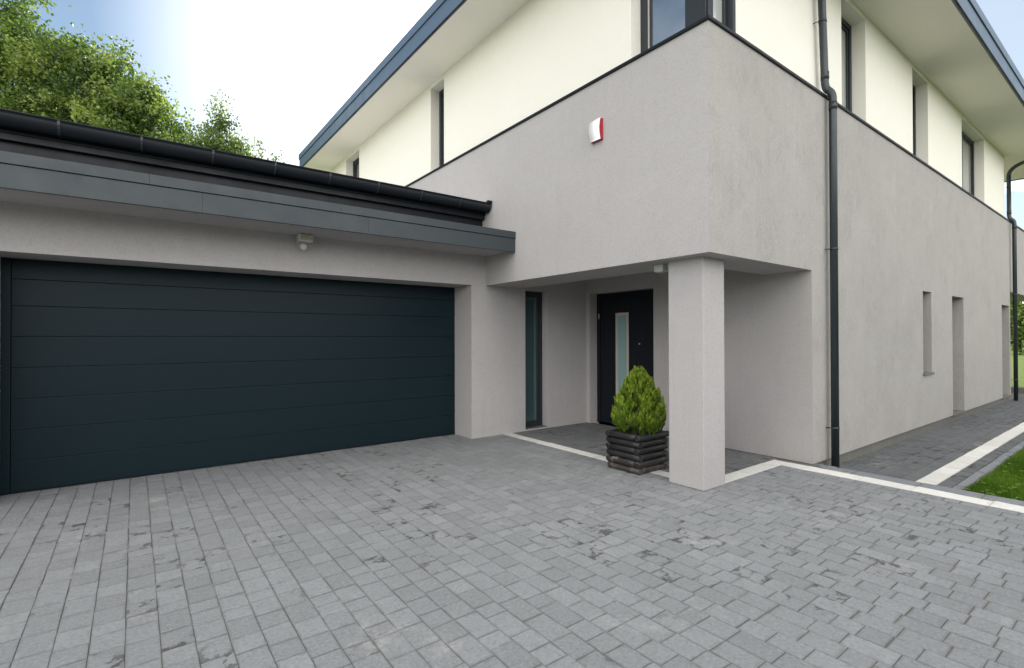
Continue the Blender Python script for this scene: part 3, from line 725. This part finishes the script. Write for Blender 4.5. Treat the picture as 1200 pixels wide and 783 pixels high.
for fr_ in range(560):                                     # plumes: upright fans of sprays, gap shade put into darker inner and foot tints
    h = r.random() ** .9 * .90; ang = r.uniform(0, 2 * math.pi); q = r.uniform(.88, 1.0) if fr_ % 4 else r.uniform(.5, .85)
    rad = prof_r(min(1, h + .06)) * q; outv = Vector((math.cos(ang), math.sin(ang), 0)); tang = Vector((-outv.y, outv.x, 0))
    foot = Vector((tx, ty, tz - .02 + h * HT)) + outv * rad * .99
    axis = (Vector((0, 0, 1)) + outv * r.uniform(.05, .30) * (1 - h) - outv * .28 * max(0, h - .35) + tang * r.uniform(-.12, .12)).normalized()
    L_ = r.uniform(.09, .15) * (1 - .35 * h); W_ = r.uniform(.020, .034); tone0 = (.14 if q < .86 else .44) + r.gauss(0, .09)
    for _ in range(15):
        t = r.random(); sw = r.uniform(-1, 1)
        b = foot + axis * L_ * t + tang * sw * W_ * math.sin(math.pi * (.25 + .65 * t)) + outv * r.uniform(-.012, .014)
        g = (axis + tang * sw * .30 + outv * r.uniform(-.05, .25) + rvec(r) * .15).normalized()
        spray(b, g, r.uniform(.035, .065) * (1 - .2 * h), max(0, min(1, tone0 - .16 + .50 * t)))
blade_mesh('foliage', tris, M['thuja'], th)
bm = bmesh.new(); tube(bm, [(tx, ty, tz - .03), (tx + .005, ty, tz + .2), (tx, ty, tz + .5)], [.022, .018, .006], 10)
for k in range(26):
    a = r.uniform(0, 6.28); z = tz + .05 + r.random() * .35; q = .75 * prof_r((z - tz) / HT + .12)
    tube(bm, [(tx, ty, z), (tx + q * .6 * math.cos(a), ty + q * .6 * math.sin(a), z + .05), (tx + q * math.cos(a), ty + q * math.sin(a), z + .14)], [.007, .005, .002], 6)
link('stem', bm, M['bark'], th)

# ------------------------------------------------------------------ lawn beside the path
tris = []; r = random.Random(5)
def blades(n, x0, x1, y0, y1, z, hmin, hmax, wid):
    for _ in range(n):
        x = x0 + (x1 - x0) * r.random() ** 1.6; y = y0 + (y1 - y0) * r.random()
        h = r.uniform(hmin, hmax); a = r.uniform(0, 6.28); d = Vector((math.cos(a), math.sin(a), 0)); s = Vector((-d.y, d.x, 0)) * wid * r.uniform(.7, 1.3)
        b = Vector((x, y, z)); lean = r.uniform(.1, .7); m_ = b + d * h * lean * .35 + Vector((0, 0, h * .6)); t = b + d * h * lean + Vector((0, 0, h))
        tn = max(0, min(1, .45 + .25 * math.sin(x * 3.1 + 1.7 * math.sin(y * 2.3)) + r.gauss(0, .2)))
        tris.append(([b - s, b + s, m_ + s * .7, t, m_ - s * .7], tn))
blades(42000, 6.95, 12.5, -1.2, 1.465, -.20, .045, .095, .0028)
blades(1500, 6.94, 7.3, -1.2, 1.46, -.20, .06, .12, .003)
blades(700, 6.95, 13, 1.43, 1.475, -.19, .05, .085, .003)
for _ in range(160):                                       # clover leaves in the lawn
    x, y = 6.98 + r.random() ** 1.5 * 2.5, r.uniform(-.6, 1.46); z = -.12 + r.uniform(0, .035)
    for k in range(3):
        a = k * 2.09 + r.random(); c = Vector((x + .014 * math.cos(a), y + .014 * math.sin(a), z)); q = .013
        tris.append(([c + Vector((q * math.cos(b), q * math.sin(b), r.uniform(-.003, .003))) for b in (0, 1.05, 2.1, 3.14, 4.2, 5.2)], r.uniform(.7, 1)))
g = blade_mesh('lawn_grass', tris, M['grass'], None); tag(g, 'short green grass of the lawn beside the path', 'grass', kind='stuff')

# ------------------------------------------------------------------ trees behind the garage
def tree(name, x, y, trunk_h, blobs, n_clump, per, leaf_s, mat, label, seed, group=None, spread=.33, zmin=0):
    r = random.Random(seed); t = empty(name, (x, y, -.21), label, 'tree', group)
    bm = bmesh.new(); top = max(b[2] + b[3] * .5 for b in blobs)
    cx, cy = sum(b[0] for b in blobs) / len(blobs), sum(b[1] for b in blobs) / len(blobs)
    tr = .02 * top + .05
    tube(bm, [(x, y, -.25), (x + .03, y, trunk_h * .5), (x + (cx - x) * .3, y + (cy - y) * .3, trunk_h), (cx, cy, top * .8), (cx, cy, top)], [tr * 1.3, tr, tr * .8, tr * .35, tr * .08], 10)
    tris = []
    for bx_, by_, bz_, br, bh in blobs:
        s = Vector((x + (cx - x) * .3, y + (cy - y) * .3, trunk_h)); e = Vector((bx_, by_, bz_ + bh * .4)); m_ = s.lerp(e, .5) + Vector((0, 0, -.2))
        tube(bm, arc(s, m_, e, 5), [tr * .5, tr * .42, tr * .33, tr * .24, tr * .15, tr * .06], 7)
        vol = br * br * bh
    tot = sum((b[3] * b[3] * b[4]) ** .72 for b in blobs)
    for bx_, by_, bz_, br, bh in blobs:
        c0 = Vector((bx_, by_, bz_)); nc = int(n_clump * (br * br * bh) ** .72 / tot)
        for _ in range(nc):
            v = rvec(r); q = 1 - .62 * r.random() ** 1.7
            v = v * (q * (1 + .16 * math.sin(v.x * 7 + v.z * 6 + seed) + .12 * math.sin(v.y * 11 - v.z * 5)))
            if math.sin(v.x * 9 + seed) * math.sin(v.y * 8 + 2) * math.sin(v.z * 9 + seed * 2) > .14: continue      # gaps
            c = c0 + Vector((v.x * br, v.y * br, v.z * bh))
            if c.z < zmin: continue
            sg = spread * r.uniform(.6, 1.25); tone = r.gauss(.58, .30)
            # a twig through the clump
            d = (Vector((v.x, v.y, v.z * .7 + .45))).normalized(); tube(bm, [c - d * sg * 1.6, c, c + d * sg * 1.3], [.016, .010, .004], 4, caps=False)
            for k in range(per):
                p = c + Vector((r.gauss(0, sg), r.gauss(0, sg), r.gauss(0, sg * .8))) + d * r.uniform(-.1, .25)
                ld = (rvec(r) + Vector((0, 0, -.35)) + d * .4).normalized(); sv = ld.cross(rvec(r)).normalized(); ln = leaf_s * r.uniform(.6, 1.25); wd = ln * .33
                md = p + ld * ln * .45
                tris.append(([p, md + sv * wd, p + ld * ln, md - sv * wd], max(0, min(1, tone + r.gauss(0, .14)))))
    link('trunk', bm, M['bark'], t); blade_mesh('crown', tris, mat, t); return t
GT = 'trees behind the garage roof'
tree('broadleaf_tree', -5.0, 26.5, 4.0, [(-5.2, 26.6, 10.5, 3.0, 3.6), (-4.6, 26.0, 13.6, 1.9, 2.3), (-3.3, 25.0, 11.2, 1.7, 2.4), (-6.8, 27.5, 12.0, 2.4, 3.0), (-3.8, 25.4, 8.4, 2.2, 2.2)], 560, 120, .135, M['leaf'], 'tallest dense broadleaf tree, running out of the top left corner', 31, GT, .30)
tree('broadleaf_tree', -1.7, 24.0, 3.5, [(-1.9, 24.0, 10.3, 1.5, 2.1), (-1.4, 23.6, 11.4, .75, 1.25), (-2.6, 24.4, 8.6, 1.7, 1.8), (-.7, 23.2, 10.2, 1.0, 1.7), (-1.0, 23.4, 8.4, 1.6, 1.6)], 400, 120, .13, M['leaf'], 'dense broadleaf tree with a knobbly top, second from the left behind the garage', 32, GT, .25)
tree('broadleaf_tree', .4, 22.4, 3.0, [(.25, 22.4, 8.7, 1.25, 1.9), (-.1, 22.6, 9.6, .8, 1.3), (1.2, 21.8, 7.6, 1.15, 1.3), (.5, 22.2, 7.2, 1.5, 1.4)], 330, 120, .125, M['leaf'], 'sunlit yellow green tree sloping down to the right behind the garage', 33, GT, .24)
tree('slender_tree', 2.4, 20.75, 3.0, [(2.4, 20.75, 8.45, .55, 1.4), (2.0, 21.0, 7.7, .75, .95), (2.85, 20.5, 7.8, .65, 1.0)], 210, 90, .105, M['leaf_pale'], 'small sparse pointed tree just right of the taller trees', 34, GT, .19)
tree('slender_tree', 3.75, 19.7, 3.0, [(3.62, 19.8, 8.0, .20, .55), (3.98, 19.5, 7.75, .28, .35), (3.8, 19.7, 6.3, .7, .8)], 40, 40, .10, M['leaf_pale'], 'thin treetop sprig poking up beside the white house roof', 35, GT, .13)
# trees and kerb beyond the far end of the house
GB = None
tree('hedge_tree', 72, 9.8, 1.2, [(72, 9.8, 3.2, 3.0, 3.2), (71, 11.5, 5.0, 2.2, 2.4), (73, 8, 2.5, 2.6, 2.6)], 260, 40, .42, M['leaf'], 'dark leafy tree at the lawn edge, seen between far downpipe and picture edge', 41, GB, .55)
bm = bmesh.new(); box(bm, 22.05, 22.35, -6, 9, -.3, .02, .02); tag(link('far_kerb', bm, M['concrete']), kind='structure')

# unseen belt of trees, added behind the viewpoint to block low light
tris = []; r = random.Random(77)
def belt(n, x0, x1, y0, y1, z1):
    for _ in range(n):
        x, y = r.uniform(x0, x1), r.uniform(y0, y1); zz = z1 * (1 + .18 * math.sin(x * .55 + y * .4) + .10 * math.sin(x * 1.7 - y)); z = -.2 + zz * r.random() ** .8
        c = Vector((x, y, z)); a, b = rvec(r), rvec(r); b = a.cross(b).normalized(); q = r.uniform(.3, .6)
        tris.append(([c - a * q, c + b * q * .5, c + a * q, c - b * q * .5], max(0, min(1, r.gauss(.4, .2)))))
belt(15000, -16, 46, -15.5, -12, 3.6)
g = blade_mesh('added_tree_belt', tris, M['added_belt_leaf'], None); tag(g, 'unseen belt of trees added behind the viewpoint to block low light', 'trees', kind='stuff')
